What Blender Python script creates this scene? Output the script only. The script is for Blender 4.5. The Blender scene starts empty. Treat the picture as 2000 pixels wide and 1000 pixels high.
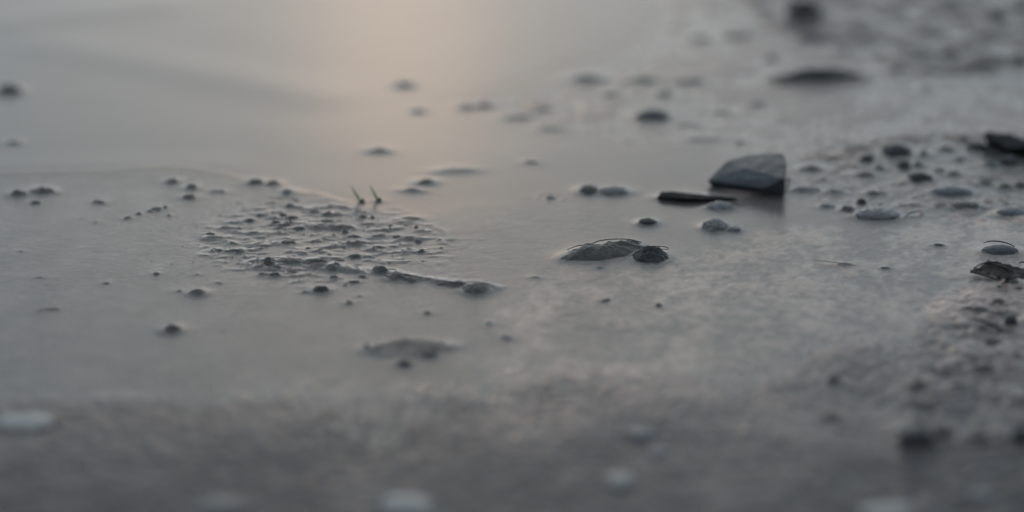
import bpy, bmesh, math, random
import numpy as np
from mathutils import Vector, Matrix, noise as mnoise

R = math.radians
S = bpy.context.scene
COL = S.collection
MM = 0.001

# ------------------------------------------------------------------ camera
CAM_H, PITCH, HFOV = 0.200, 22.0, 24.0
FPX = 1000.0 / math.tan(R(HFOV / 2))
cp, sp_ = math.cos(R(PITCH)), math.sin(R(PITCH))
cam_d = bpy.data.cameras.new('camera')
cam = bpy.data.objects.new('camera', cam_d)
COL.objects.link(cam)
cam.location = (0, 0, CAM_H)
cam.rotation_euler = (R(90 - PITCH), 0, 0)
cam_d.sensor_width = 36
cam_d.lens = 18 / math.tan(R(HFOV / 2))
cam_d.clip_start = 0.01
cam_d.clip_end = 500
S.camera = cam


def at(px, py, z=0.0):
    """ground point (height z, metres) seen at photo pixel px, py"""
    x, y = (px - 1000) / FPX, (500 - py) / FPX
    d = Vector((x, cp + y * sp_, -sp_ + y * cp))
    t = (z - CAM_H) / d.z
    return Vector((d.x * t, d.y * t, z))


def mpp(py):
    """metres per photo pixel at ground row py"""
    p = at(1000, py)
    return (p.y * cp + (CAM_H - p.z) * sp_) / FPX


foc = at(1000, 497)
cam_d.dof.use_dof = True
cam_d.dof.focus_distance = foc.y * cp + CAM_H * sp_
APERTURE = 0.0175                      # diameter of the entrance pupil in metres
cam_d.dof.aperture_fstop = (cam_d.lens / 1000) / APERTURE
cam_d.dof.aperture_blades = 9


# ------------------------------------------------------------------ numpy noise
def _hash(ix, iy, seed):
    h = (ix.astype(np.int64) * 374761393 + iy.astype(np.int64) * 668265263 + seed * 1274126177) & 0xFFFFFFFF
    h = ((h ^ (h >> 13)) * 1274126177) & 0xFFFFFFFF
    h = (h ^ (h >> 16)) & 0xFFFFFFFF
    return h


def perlin(x, y, seed=0):
    ix, iy = np.floor(x), np.floor(y)
    fx, fy = x - ix, y - iy

    def g(dx, dy):
        a = _hash(ix + dx, iy + dy, seed).astype(np.float64) * (2 * np.pi / 4294967296.0)
        return np.cos(a) * (fx - dx) + np.sin(a) * (fy - dy)
    u = fx * fx * fx * (fx * (fx * 6 - 15) + 10)
    v = fy * fy * fy * (fy * (fy * 6 - 15) + 10)
    a = g(0, 0) * (1 - u) + g(1, 0) * u
    b = g(0, 1) * (1 - u) + g(1, 1) * u
    return (a * (1 - v) + b * v) * 1.5


def fbm(x, y, scale, octv=4, seed=0, gain=0.5):
    s, a, n = 0, 1.0, 0
    f = 1.0 / scale
    for k in range(octv):
        s = s + a * perlin(x * f + 17.3 * k, y * f - 9.1 * k, seed + k)
        n += a
        a *= gain
        f *= 2.03
    return s / n


def sstep(e0, e1, x):
    t = np.clip((x - e0) / (e1 - e0), 0, 1)
    return t * t * (3 - 2 * t)


def sdf(poly, X, Y):
    """signed distance to a polygon, negative inside"""
    P = np.array(poly, float)
    d2 = np.full(X.shape, 1e18)
    inside = np.zeros(X.shape, bool)
    n = len(P)
    for i in range(n):
        a, b = P[i], P[(i + 1) % n]
        ex, ey = b - a
        wx, wy = X - a[0], Y - a[1]
        t = np.clip((wx * ex + wy * ey) / (ex * ex + ey * ey + 1e-12), 0, 1)
        dx, dy = wx - ex * t, wy - ey * t
        d2 = np.minimum(d2, dx * dx + dy * dy)
        c = (a[1] > Y) != (b[1] > Y)
        with np.errstate(divide='ignore', invalid='ignore'):
            xs = ex * (Y - a[1]) / (ey if abs(ey) > 1e-12 else 1e-12) + a[0]
        inside ^= c & (X < xs)
    d = np.sqrt(d2)
    return np.where(inside, -d, d)


# ------------------------------------------------------------------ materials
def new_mat(name):
    m = bpy.data.materials.new(name)
    m.use_nodes = True
    nt = m.node_tree
    for n in list(nt.nodes):
        nt.nodes.remove(n)
    out = nt.nodes.new('ShaderNodeOutputMaterial')
    return m, nt, out


def nd(nt, t, **kw):
    n = nt.nodes.new(t)
    for k, v in kw.items():
        if k in n.inputs.keys():
            n.inputs[k].default_value = v
        else:
            setattr(n, k, v)
    return n


def ramp(nt, fac, stops):
    r = nt.nodes.new('ShaderNodeValToRGB')
    el = r.color_ramp.elements
    while len(el) < len(stops):
        el.new(0.5)
    for e, (p, c) in zip(el, stops):
        e.position = p
        e.color = (c, c, c, 1) if isinstance(c, (int, float)) else (*c, 1)
    nt.links.new(fac, r.inputs[0])
    return r


def wet_mat(name, dark, light, rough=(0.28, 0.5), scale=900, bump=0.0001, ior=1.36, coat=0.0, pale=None):
    """wet mud or stone: noise-mottled colour, noisy gloss and fine grain (sizes in metres)"""
    m, nt, out = new_mat(name)
    L = nt.links.new
    geo = nd(nt, 'ShaderNodeNewGeometry')
    n1 = nd(nt, 'ShaderNodeTexNoise', Scale=scale * 0.12, Detail=6.0, Roughness=0.6)
    n2 = nd(nt, 'ShaderNodeTexNoise', Scale=scale, Detail=4.0, Roughness=0.65)
    n3 = nd(nt, 'ShaderNodeTexNoise', Scale=scale * 3.1, Detail=3.0, Roughness=0.7)
    for n in (n1, n2, n3):
        L(geo.outputs['Position'], n.inputs['Vector'])
    add = nd(nt, 'ShaderNodeMath', operation='MULTIPLY_ADD')
    L(n2.outputs['Fac'], add.inputs[0])
    add.inputs[1].default_value = 0.5
    mul = nd(nt, 'ShaderNodeMath', operation='MULTIPLY')
    L(n1.outputs['Fac'], mul.inputs[0])
    mul.inputs[1].default_value = 0.5
    L(mul.outputs[0], add.inputs[2])
    stops = [(0.36, dark), (0.62, light)]
    c = ramp(nt, add.outputs[0], stops)
    if pale:                            # paler, sandier silt where the 'sand' attribute says so, in broad mottles
        at_ = nd(nt, 'ShaderNodeAttribute', attribute_name='sand')
        c2 = ramp(nt, add.outputs[0], [(0.36, pale[0]), (0.62, pale[1])])
        mxc = nd(nt, 'ShaderNodeMixRGB')
        L(at_.outputs['Fac'], mxc.inputs[0])
        L(c.outputs[0], mxc.inputs[1])
        L(c2.outputs[0], mxc.inputs[2])
        c = mxc
    rr = ramp(nt, n2.outputs['Fac'], [(0.35, rough[0]), (0.65, rough[1])])
    b1 = nd(nt, 'ShaderNodeBump', Strength=1.0, Distance=bump)
    L(n2.outputs['Fac'], b1.inputs['Height'])
    b2 = nd(nt, 'ShaderNodeBump', Strength=1.0, Distance=bump * 0.35)
    L(n3.outputs['Fac'], b2.inputs['Height'])
    L(b1.outputs[0], b2.inputs['Normal'])
    p = nd(nt, 'ShaderNodeBsdfPrincipled')
    p.inputs['IOR'].default_value = ior
    p.inputs['Coat Weight'].default_value = coat
    if pale:                            # how much of a water skin the mud carries
        dm = nd(nt, 'ShaderNodeAttribute', attribute_name='damp')
        L(dm.outputs['Fac'], p.inputs['Coat Weight'])
    p.inputs['Coat Roughness'].default_value = 0.12
    p.inputs['Coat IOR'].default_value = 1.33
    L(c.outputs[0], p.inputs['Base Color'])
    L(rr.outputs[0], p.inputs['Roughness'])
    L(b2.outputs[0], p.inputs['Normal'])
    L(p.outputs[0], out.inputs[0])
    return m


M_ground = wet_mat('wet_silt', (0.045, 0.042, 0.044), (0.104, 0.097, 0.099), (0.34, 0.55), 800, 0.00022, ior=1.16, coat=0.40, pale=((0.265, 0.20, 0.174), (0.46, 0.35, 0.305)))
M_clod = wet_mat('mud_clod', (0.028, 0.027, 0.027), (0.084, 0.079, 0.076), (0.28, 0.5), 1100, 0.00016, coat=0.4)
M_olive = wet_mat('olive_mud', (0.038, 0.038, 0.031), (0.105, 0.104, 0.090), (0.28, 0.5), 1100, 0.00016, coat=0.4)
M_dark = wet_mat('dark_stone', (0.012, 0.013, 0.016), (0.035, 0.037, 0.042), (0.30, 0.5), 1400, 0.00007)
M_black = wet_mat('black_shard', (0.006, 0.006, 0.007), (0.016, 0.016, 0.018), (0.5, 0.7), 1400, 0.00012, ior=1.2)
M_slate = wet_mat('slate_stone', (0.030, 0.034, 0.041), (0.080, 0.088, 0.100), (0.35, 0.55), 1300, 0.00010)
M_grey = wet_mat('grey_pebble', (0.085, 0.088, 0.092), (0.17, 0.175, 0.18), (0.22, 0.4), 900, 0.00006, coat=0.3)
M_pale = wet_mat('pale_stone', (0.19, 0.195, 0.20), (0.31, 0.31, 0.305), (0.25, 0.45), 700, 0.00006)
M_bluish = wet_mat('bluish_pebble', (0.065, 0.073, 0.085), (0.12, 0.13, 0.146), (0.22, 0.4), 700, 0.00006)
M_brown = wet_mat('purple_brown_mud', (0.040, 0.033, 0.034), (0.10, 0.084, 0.083), (0.30, 0.5), 1100, 0.00016, coat=0.4)
M_fibre_edge = wet_mat('dark_fibre_film_edge', (0.020, 0.018, 0.012), (0.055, 0.048, 0.034), (0.35, 0.5), 2000, 0.00003)  # roots and twigs, also the dark film-edge reflections built as tubes
M_leaf = wet_mat('rotting_leaf', (0.014, 0.011, 0.011), (0.055, 0.045, 0.042), (0.25, 0.45), 1800, 0.00006)
M_green = wet_mat('green_shoot', (0.10, 0.20, 0.06), (0.16, 0.31, 0.11), (0.3, 0.45), 2500, 0.00002)
M_husk = wet_mat('seed_husk', (0.030, 0.045, 0.022), (0.060, 0.085, 0.042), (0.35, 0.5), 2500, 0.00003)
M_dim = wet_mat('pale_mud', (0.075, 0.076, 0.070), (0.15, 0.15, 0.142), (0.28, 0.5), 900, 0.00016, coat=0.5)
M_sandy = wet_mat('sandy_mud', (0.12, 0.102, 0.09), (0.29, 0.25, 0.22), (0.3, 0.5), 900, 0.00016, coat=0.5)
M_ridge = wet_mat('grey_green_mud', (0.030, 0.030, 0.027), (0.092, 0.090, 0.082), (0.28, 0.5), 1300, 0.00025, coat=0.3)
MATS = dict(ridge=M_ridge, sandy=M_sandy, dim=M_dim, clod=M_clod, olive=M_olive, dark=M_dark, slate=M_slate, grey=M_grey, pale=M_pale, bluish=M_bluish, brown=M_brown)


# water film: Fresnel reflection over a turbid body whose opacity grows with depth
def water_mat():
    m, nt, out = new_mat('silty_water')
    L = nt.links.new
    geo = nd(nt, 'ShaderNodeNewGeometry')
    dep = nd(nt, 'ShaderNodeAttribute', attribute_name='depth_mm')
    # opacity of the turbid body
    e = nd(nt, 'ShaderNodeMath', operation='MULTIPLY')
    L(dep.outputs['Fac'], e.inputs[0])
    e.inputs[1].default_value = -0.75
    ex = nd(nt, 'ShaderNodeMath', operation='EXPONENT')
    L(e.outputs[0], ex.inputs[0])
    op = nd(nt, 'ShaderNodeMath', operation='SUBTRACT')
    op.inputs[0].default_value = 1.0
    L(ex.outputs[0], op.inputs[1])
    # fine ripple; the thinnest film follows the grain of the silt below it
    n1 = nd(nt, 'ShaderNodeTexNoise', Scale=900.0, Detail=3.0, Roughness=0.6)
    L(geo.outputs['Position'], n1.inputs['Vector'])
    thin = nd(nt, 'ShaderNodeMapRange')
    thin.inputs['From Min'].default_value = 0.0
    thin.inputs['From Max'].default_value = 0.55
    thin.inputs['To Min'].default_value = 1.0
    thin.inputs['To Max'].default_value = 0.0
    L(dep.outputs['Fac'], thin.inputs['Value'])
    bm_ = nd(nt, 'ShaderNodeBump', Distance=0.00013)
    L(thin.outputs[0], bm_.inputs['Strength'])
    L(n1.outputs['Fac'], bm_.inputs['Height'])
    n2 = nd(nt, 'ShaderNodeTexNoise', Scale=3600.0, Detail=2.0, Roughness=0.6)
    L(geo.outputs['Position'], n2.inputs['Vector'])
    bm1 = bm_
    bm_ = nd(nt, 'ShaderNodeBump', Distance=0.000055)
    L(thin.outputs[0], bm_.inputs['Strength'])
    L(n2.outputs['Fac'], bm_.inputs['Height'])
    L(bm1.outputs[0], bm_.inputs['Normal'])
    rg = nd(nt, 'ShaderNodeMapRange')
    rg.inputs['From Max'].default_value = 1.0
    rg.inputs['To Min'].default_value = 0.21
    rg.inputs['To Max'].default_value = 0.28
    L(thin.outputs[0], rg.inputs['Value'])
    # the sheet does not bend light, so its underside must not reflect totally either
    fr = nd(nt, 'ShaderNodeFresnel')
    io = nd(nt, 'ShaderNodeMapRange')
    io.inputs['To Min'].default_value = 1.36
    io.inputs['To Max'].default_value = 1 / 1.36
    L(geo.outputs['Backfacing'], io.inputs['Value'])
    L(io.outputs[0], fr.inputs['IOR'])
    L(bm_.outputs[0], fr.inputs['Normal'])
    tr = nd(nt, 'ShaderNodeBsdfTransparent')
    tr.inputs['Color'].default_value = (0.93, 0.94, 0.93, 1)
    df = nd(nt, 'ShaderNodeBsdfDiffuse')
    df.inputs['Color'].default_value = (0.134, 0.135, 0.134, 1)
    mx = nd(nt, 'ShaderNodeMixShader')
    L(op.outputs[0], mx.inputs[0])
    L(tr.outputs[0], mx.inputs[1])
    L(df.outputs[0], mx.inputs[2])
    gl = nd(nt, 'ShaderNodeBsdfAnisotropic')
    gl.inputs['Color'].default_value = (1, 1, 1, 1)
    L(rg.outputs[0], gl.inputs['Roughness'])
    L(bm_.outputs[0], gl.inputs['Normal'])
    m2 = nd(nt, 'ShaderNodeMixShader')
    L(fr.outputs[0], m2.inputs[0])
    L(mx.outputs[0], m2.inputs[1])
    L(gl.outputs[0], m2.inputs[2])
    L(m2.outputs[0], out.inputs[0])
    return m


M_water = water_mat()


# ------------------------------------------------------------------ the ground
def axis(lo, hi, step, far, grow=1.35):
    a = list(np.arange(lo, hi + step / 2, step))
    s, x = step, hi
    right = []
    while x < far:
        s *= grow
        x += s
        right.append(x)
    s, x = step, lo
    left = []
    while x > -far:
        s *= grow
        x -= s
        left.append(x)
    return np.array(left[::-1] + a + right)


def yaxis():
    # finest where the lens is sharp
    ys = [0.30]
    while ys[-1] < 0.80:
        y = ys[-1]
        st = 0.00042 if 0.45 < y < 0.62 else 0.0007
        ys.append(y + st)
    up, s, y = [], 0.0007, ys[-1]
    while y < 120:
        s *= 1.35
        y += s
        up.append(y)
    dn, s, y = [], 0.0007, ys[0]
    while y > -60:
        s *= 1.35
        y -= s
        dn.append(y)
    return np.array(dn[::-1] + ys + up)


XS, YS = axis(-0.20, 0.20, 0.00042, 90), yaxis()
GX, GY = np.meshgrid(XS, YS)
NX, NY = len(XS), len(YS)
# photo pixel of every grid point (points behind the lens get far-off values)
depth = np.maximum(GY * cp + CAM_H * sp_, 0.12)
U = 1000 + FPX * GX / depth
Vv = 500 - FPX * (GY * sp_ - CAM_H * cp) / depth
YK = 2.6                              # foreshortening: rows count 2.6 times

warp = fbm(GX, GY, 0.020, 3, 5) * 26
warp2 = fbm(GX, GY, 0.007, 3, 9) * 12


def region(poly, width, wamp=1.0):
    d = sdf([(x, y * YK) for x, y in poly], U, Vv * YK) + (warp + warp2) * wamp
    return 1 - sstep(-width, width, d)


left_bank = region([(-900, 350), (200, 330), (340, 320), (430, 333), (560, 364), (640, 380), (690, 396), (745, 404), (800, 436), (850, 440), (885, 466), (862, 490),
                    (900, 530), (960, 552), (1010, 600), (1000, 790), (-900, 790)], 34, 0.35)
lumpy = region([(390, 455), (470, 410), (560, 380), (690, 402), (760, 415), (880, 465), (850, 510), (700, 520), (620, 560), (500, 545), (400, 505)], 50, 0.6)
patch = region([(890, 460), (960, 425), (1060, 410), (1160, 405), (1220, 425), (1235, 450), (1100, 470), (1070, 500), (1010, 540), (940, 548), (890, 525), (870, 495)], 190, 2.6)
right = region([(985, 570), (1080, 520), (1280, 515), (1480, 445), (1640, 432), (2900, 390), (2900, 860), (960, 860)], 60, 1.2)
upright = region([(870, 188), (930, 217), (1050, 252), (1200, 300), (1370, 300), (1400, 335), (1650, 330), (1800, 285), (2900, 250), (2900, -700), (1290, -700), (1250, 60), (1100, 125), (950, 183)], 60, 1.2)
bank = region([(1560, 312), (1660, 282), (1800, 262), (2900, 225), (2900, 430), (1700, 430), (1560, 385)], 40, 1.0)
front = region([(-900, 760), (400, 745), (720, 752), (1000, 700), (1180, 690), (1400, 735), (1560, 640), (1800, 640), (2900, 640), (2900, 4000), (-900, 4000)], 400, 3.0)
rmound = region([(1850, 585), (1960, 550), (2900, 535), (2900, 1500), (1760, 1100), (1740, 860), (1840, 700)], 70, 1.2)
farmud = region([(1380, -500), (1420, 40), (1600, 110), (1760, 160), (2900, 190), (2900, -500)], 90, 1.4)

big_n = fbm(GX, GY, 0.030, 3, 21)
mid_n = fbm(GX, GY, 0.0095, 4, 31)
fin_n = fbm(GX, GY, 0.0030, 3, 41)
gr_n = fbm(GX, GY, 0.0012, 2, 51)
rid = 1 - np.abs(fbm(GX, GY, 0.0065, 3, 61)) * 2.2

shallow = sstep(300, 430, Vv + 0.10 * (U - 900) + warp)            # the channel right of the bank is only a skin of water
BASE = -2.2 + 1.72 * shallow
grit = fbm(GX, GY, 0.0016, 3, 57, 0.6)
z = BASE + 0.3 * (1 - shallow) * big_n + 0.10 * shallow * (mid_n + grit)
z = np.maximum(z, BASE + left_bank * (-0.17 - BASE) + left_bank * (0.05 * mid_n + 0.10 * big_n + 0.10 * grit))
z = np.maximum(z, BASE + patch * (-0.13 - BASE) + patch * (0.05 * mid_n + 0.05 * fin_n + 0.08 * grit + 0.06 * gr_n))
z = np.maximum(z, BASE + right * (-0.20 - BASE) + right * (0.12 * mid_n + 0.12 * big_n + 0.16 * fin_n + 0.26 * grit))
z = np.maximum(z, BASE + upright * (0.00 - BASE) + upright * (0.20 * mid_n + 0.22 * big_n + 0.15 * fin_n))
z = np.maximum(z, BASE + front * (0.24 - BASE) + front * 0.40 * grit + front * (0.20 * mid_n + 0.25 * big_n + 0.25 * fin_n))
z = np.maximum(z, BASE + farmud * (0.3 - BASE) + farmud * (1.9 * mid_n + 0.4 * big_n + 0.3 * fin_n))
z += bank * (0.10 + 0.8 * mid_n + 0.7 * fin_n + 0.5 * np.clip(rid - 0.4, 0, 1))
z += rmound * (0.7 + 0.9 * mid_n + 0.45 * fin_n)
lob = fbm(GX * 0.62, GY, 0.0034, 4, 63, 0.55)
z += lumpy * (np.clip(lob + 0.02, 0, 1) * 1.5 - 0.12 + 0.15 * fin_n + 0.12 * mid_n + 0.10 * grit + 0.0)
# scattered grains
grain = np.clip(gr_n - 0.30, 0, 1)
z += (left_bank * 0.55 + patch * 0.30 + right * 0.45 + lumpy * 0.5) * grain
z += 0.03 * gr_n
z += 0.75 * np.exp(-((U - 1432) / 52) ** 2 - ((Vv - 381) / 7) ** 2)      # mud shelf in front of the large stone
def crest(pts, wid, amp):
    out_ = np.zeros(GX.shape)
    for p0, p1 in zip(pts[:-1], pts[1:]):
        a, b = at(*p0), at(*p1)
        ex, ey = b.x - a.x, b.y - a.y
        t = np.clip(((GX - a.x) * ex + (GY - a.y) * ey) / (ex * ex + ey * ey), 0, 1)
        wob = 1 + 0.5 * fin_n
        out_ = np.maximum(out_, np.exp(-((GX - a.x - ex * t) ** 2 + (GY - a.y - ey * t) ** 2) / (wid * wob) ** 2))
    return amp * out_ * np.clip(0.75 + 0.9 * fin_n + 0.5 * mid_n, 0.15, 1.6)


# low ridges of silt: the long crest, the rimmed ridge, a few short ones among the lumps
ridges = (crest([(505, 516), (545, 509), (600, 512), (650, 520), (690, 530), (745, 531)], 0.0014, 0.75) + crest([(735, 530), (775, 534), (820, 545), (880, 553), (965, 560)], 0.0012, 0.70)
          + crest([(400, 468), (440, 470), (470, 478)], 0.0008, 0.3) + crest([(610, 438), (670, 446), (720, 436), (800, 432)], 0.0010, 0.3)
          + crest([(560, 448), (600, 440), (650, 444)], 0.0009, 0.32) + crest([(690, 478), (740, 473), (800, 478)], 0.0008, 0.28)
          + crest([(840, 440), (868, 452), (880, 470)], 0.0010, 0.18) + crest([(640, 500), (690, 496), (720, 500)], 0.0008, 0.3))
z += ridges
film_step = 0.10 * region([(-900, 352), (200, 332), (340, 320), (430, 333), (560, 364), (640, 380), (690, 396), (745, 404), (800, 436), (850, 440), (885, 466), (862, 490), (900, 540), (960, 900), (-900, 900)], 9, 0.12)
z += film_step * left_bank
# far beyond the frame: rolling damp mud
out = sstep(0.9, 2.5, np.sqrt(GX ** 2 + GY ** 2))
z += out * (1.5 + 6 * fbm(GX, GY, 1.7, 3, 77))



def ground_z(p):
    """height (metres) of silt or water at a ground point, averaged over a small patch"""
    i = int(np.clip(np.searchsorted(XS, p.x), 6, NX - 7))
    j = int(np.clip(np.searchsorted(YS, p.y), 6, NY - 7))
    return max(0.0, float(z[j - 5:j + 6, i - 5:i + 6].mean())) * MM


# ------------------------------------------------------------------ object helpers
def tag(o, label, cat, group=None):
    o['label'] = label
    o['category'] = cat
    if group:
        o['group'] = group
    return o


def link_mesh(name, me, mat, parent=None):
    o = bpy.data.objects.new(name, me)
    if mat:
        me.materials.append(mat)
    COL.objects.link(o)
    if parent:
        o.parent = parent
    return o


def from_bm(name, bm, mat, parent=None, smooth=True):
    me = bpy.data.meshes.new(name)
    bm.to_mesh(me)
    bm.free()
    me.polygons.foreach_set('use_smooth', [smooth] * len(me.polygons))
    return link_mesh(name, me, mat, parent)


def ngrid(pts, seed, scale, octv):
    s = 0
    return [mnoise.fractal(Vector((p[0] * scale + seed, p[1] * scale + seed * 1.7, p[2] * scale)), 0.9, 2.1, octv) for p in pts]


_sub_cache = {}


def ico(level):
    if level not in _sub_cache:
        bm = bmesh.new()
        bmesh.ops.create_icosphere(bm, subdivisions=level, radius=1)
        _sub_cache[level] = ([tuple(v.co) for v in bm.verts], [tuple(v.index for v in f.verts) for f in bm.faces])
        bm.free()
    return _sub_cache[level]


FOOT = []          # (x, y, rx, ry, rz, lift) footprints for the meniscus and mud skirt


def lump(name, px, py, w, h, mat, label, cat, group=None, rough=0.42, tilt=0.0, lift=1.0, flat=0.0, seed=None, sink=0.0, ring=0.0):
    """a clod or pebble w x h photo pixels in size, half sunk in the silt at px, py"""
    s = mpp(py)
    rng = random.Random(int(px * 31 + py * 17) if seed is None else seed)
    k = rng.uniform(0, 90)
    rx = w * 0.5 * s
    ry = max(min(rx * 0.95, 0.93 * h * s), 0.3 * rx)
    rz = 0.60 * h * s * (1 - 0.0)
    c = at(px, py + 0.15 * h)
    level = 5 if (w > 34 and abs(py - 500) < 170) else (4 if w > 16 else 3)
    V, F = ico(level)
    fr = 1.5
    vs = []
    ang = R(tilt)
    ca, sa = math.cos(ang), math.sin(ang)
    for (x, y, z) in V:
        p = Vector((x * fr + k, y * fr * 0.8 - k, z * fr))
        n1 = mnoise.fractal(p, 1.0, 2.0, 2)
        n2 = mnoise.ridged_multi_fractal(p * 2.3, 0.9, 2.1, 4, 1.0, 2.0) - 1.0
        n3 = mnoise.fractal(p * 5.0, 0.7, 2.0, 4)
        r = 1 + rough * (0.75 * n1 + 0.30 * n2 + 0.22 * n3)
        r = max(r, 0.35)
        xx, yy, zz = x * rx * r, y * ry * r, z * rz * (0.5 + 0.5 * r + 0.6 * rough * n2)
        if flat and zz > rz * (1 - flat):
            zz = rz * (1 - flat) + (zz - rz * (1 - flat)) * 0.25
        vs.append((xx * ca - yy * sa, xx * sa + yy * ca, zz - sink * rz))
    me = bpy.data.meshes.new(name)
    me.from_pydata(vs, [], F)
    me.polygons.foreach_set('use_smooth', [True] * len(F))
    o = link_mesh(name, me, MATS[mat] if isinstance(mat, str) else mat)
    o.location = (c.x, c.y, ground_z(c))
    tag(o, label, cat, group)
    FOOT.append((c.x, c.y, rx, ry, rz, lift, ang, ring))
    return o


def mound(name, px, py, w, h, mat, label, cat, group=None, rough=0.5, tilt=0.0, lift=1.0, flat=0.0, ring=0.0, peak=1.2):
    """a clod of the same mud, rising out of the silt with a ragged crest and a skirt that runs out into it"""
    s = mpp(py)
    rng = random.Random(int(px * 31 + py * 17))
    k = rng.uniform(0, 90)
    ang = R(tilt + rng.uniform(-8, 8))
    rx = w * 0.59 * s
    ry = max(min(rx * 0.95, 1.05 * h * s), 0.32 * rx)
    rz = 0.64 * h * s
    c = at(px, py + 0.18 * h)
    nr, na = (34, 96) if (w > 34 and abs(py - 500) < 230) else ((20, 56) if w > 12 else (12, 36))
    ca, sa = math.cos(ang), math.sin(ang)
    off = Vector((k, k * 1.3, k * .7))
    verts, faces = [], []
    big = max(rx, ry)
    for i in range(nr + 1):
        r = i / nr * 1.30
        for j in range(na if i else 1):
            a = 2 * math.pi * j / na
            ux, uy = math.cos(a), math.sin(a)
            edge = 1 + 0.22 * mnoise.fractal(Vector((ux * 1.4, uy * 1.4, 0)) + off, 0.9, 2.1, 3)
            x, y = ux * r * rx * edge, uy * r * ry * edge
            p = Vector((x, y * 1.3, 0))
            q = p / big
            body = max(0.0, 1 - r * r) ** peak if r < 1 else 0.0
            rid = mnoise.ridged_multi_fractal(q * 1.7 + off, 0.85, 2.1, 4, 1.0, 2.0) - 0.9
            nn = mnoise.fractal(q * 2.6 + off, 0.9, 2.1, 4)
            g = mnoise.fractal(p * 1500 + off, 0.8, 2.0, 2)
            hgt = body * (0.78 + rough * (0.55 * rid + 0.50 * nn)) - 0.30 * max(0.0, r - 0.75) / 0.55 - 0.04
            hgt += 0.10 * rough * rid * max(0.0, 1.15 - r)
            if flat and hgt > 1 - flat:
                hgt = 1 - flat + (hgt - 1 + flat) * 0.2
            zz = hgt * rz + 0.00005 * g * min(1.0, rz / 0.0006)
            verts.append((x * ca - y * sa, x * sa + y * ca, zz))
    for j in range(na):
        faces.append((0, 1 + j, 1 + (j + 1) % na))
    for i in range(1, nr):
        o0, o1 = 1 + (i - 1) * na, 1 + i * na
        for j in range(na):
            faces.append((o0 + j, o1 + j, o1 + (j + 1) % na, o0 + (j + 1) % na))
    # closed underside
    n0 = len(verts)
    verts.append((0, 0, -0.8 * rz - 0.0003))
    ol = 1 + (nr - 1) * na
    for j in range(na):
        faces.append((n0, ol + (j + 1) % na, ol + j))
    me = bpy.data.meshes.new(name)
    me.from_pydata(verts, [], faces)
    me.polygons.foreach_set('use_smooth', [True] * len(faces))
    o = link_mesh(name, me, MATS[mat])
    o.location = (c.x, c.y, ground_z(c))
    tag(o, label, cat, group)
    FOOT.append((c.x, c.y, rx * 0.9, ry * 0.9, rz, lift * 0.8, ang, ring))
    return o


def fibre(name, pts, rad, mat, label, cat, group=None, parent=None):
    """thin curved root, twig or modelled film-edge reflection through (px, py, z_mm) points"""
    P = [at(p[0], p[1], p[2] * MM) for p in pts]
    dense = []
    n = len(P)
    for i in range(n - 1):
        p0, p1, p2, p3 = P[max(i - 1, 0)], P[i], P[i + 1], P[min(i + 2, n - 1)]
        for t in [j / 6 for j in range(6)]:
            dense.append(0.5 * ((2 * p1) + (p2 - p0) * t + (2 * p0 - 5 * p1 + 4 * p2 - p3) * t * t + (3 * p1 - p0 - 3 * p2 + p3) * t ** 3))
    dense.append(P[-1])
    bm = bmesh.new()
    rings = []
    m = len(dense)
    for i, p in enumerate(dense):
        d = (dense[min(i + 1, m - 1)] - dense[max(i - 1, 0)]).normalized()
        a = d.cross(Vector((0, 0, 1)))
        a = a.normalized() if a.length > 1e-6 else Vector((1, 0, 0))
        b = d.cross(a)
        u = i / (m - 1)
        r = rad * (0.35 + 0.65 * math.sin(math.pi * min(max(u, 0.06), 0.94)) ** 0.5) * (1 + 0.18 * mnoise.noise(p * 1500))
        rings.append([bm.verts.new(p + (a * math.cos(q) + b * math.sin(q)) * r) for q in [2 * math.pi * j / 8 for j in range(8)]])
    for i in range(m - 1):
        for j in range(8):
            bm.faces.new((rings[i][j], rings[i][(j + 1) % 8], rings[i + 1][(j + 1) % 8], rings[i + 1][j]))
    bm.faces.new(rings[0][::-1])
    bm.faces.new(rings[-1])
    org = dense[0].copy()
    org.z = 0
    for v in bm.verts:
        v.co -= org
    o = from_bm(name, bm, mat, parent)
    o.location = org
    if label:
        tag(o, label, cat, group)
    return o


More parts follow.
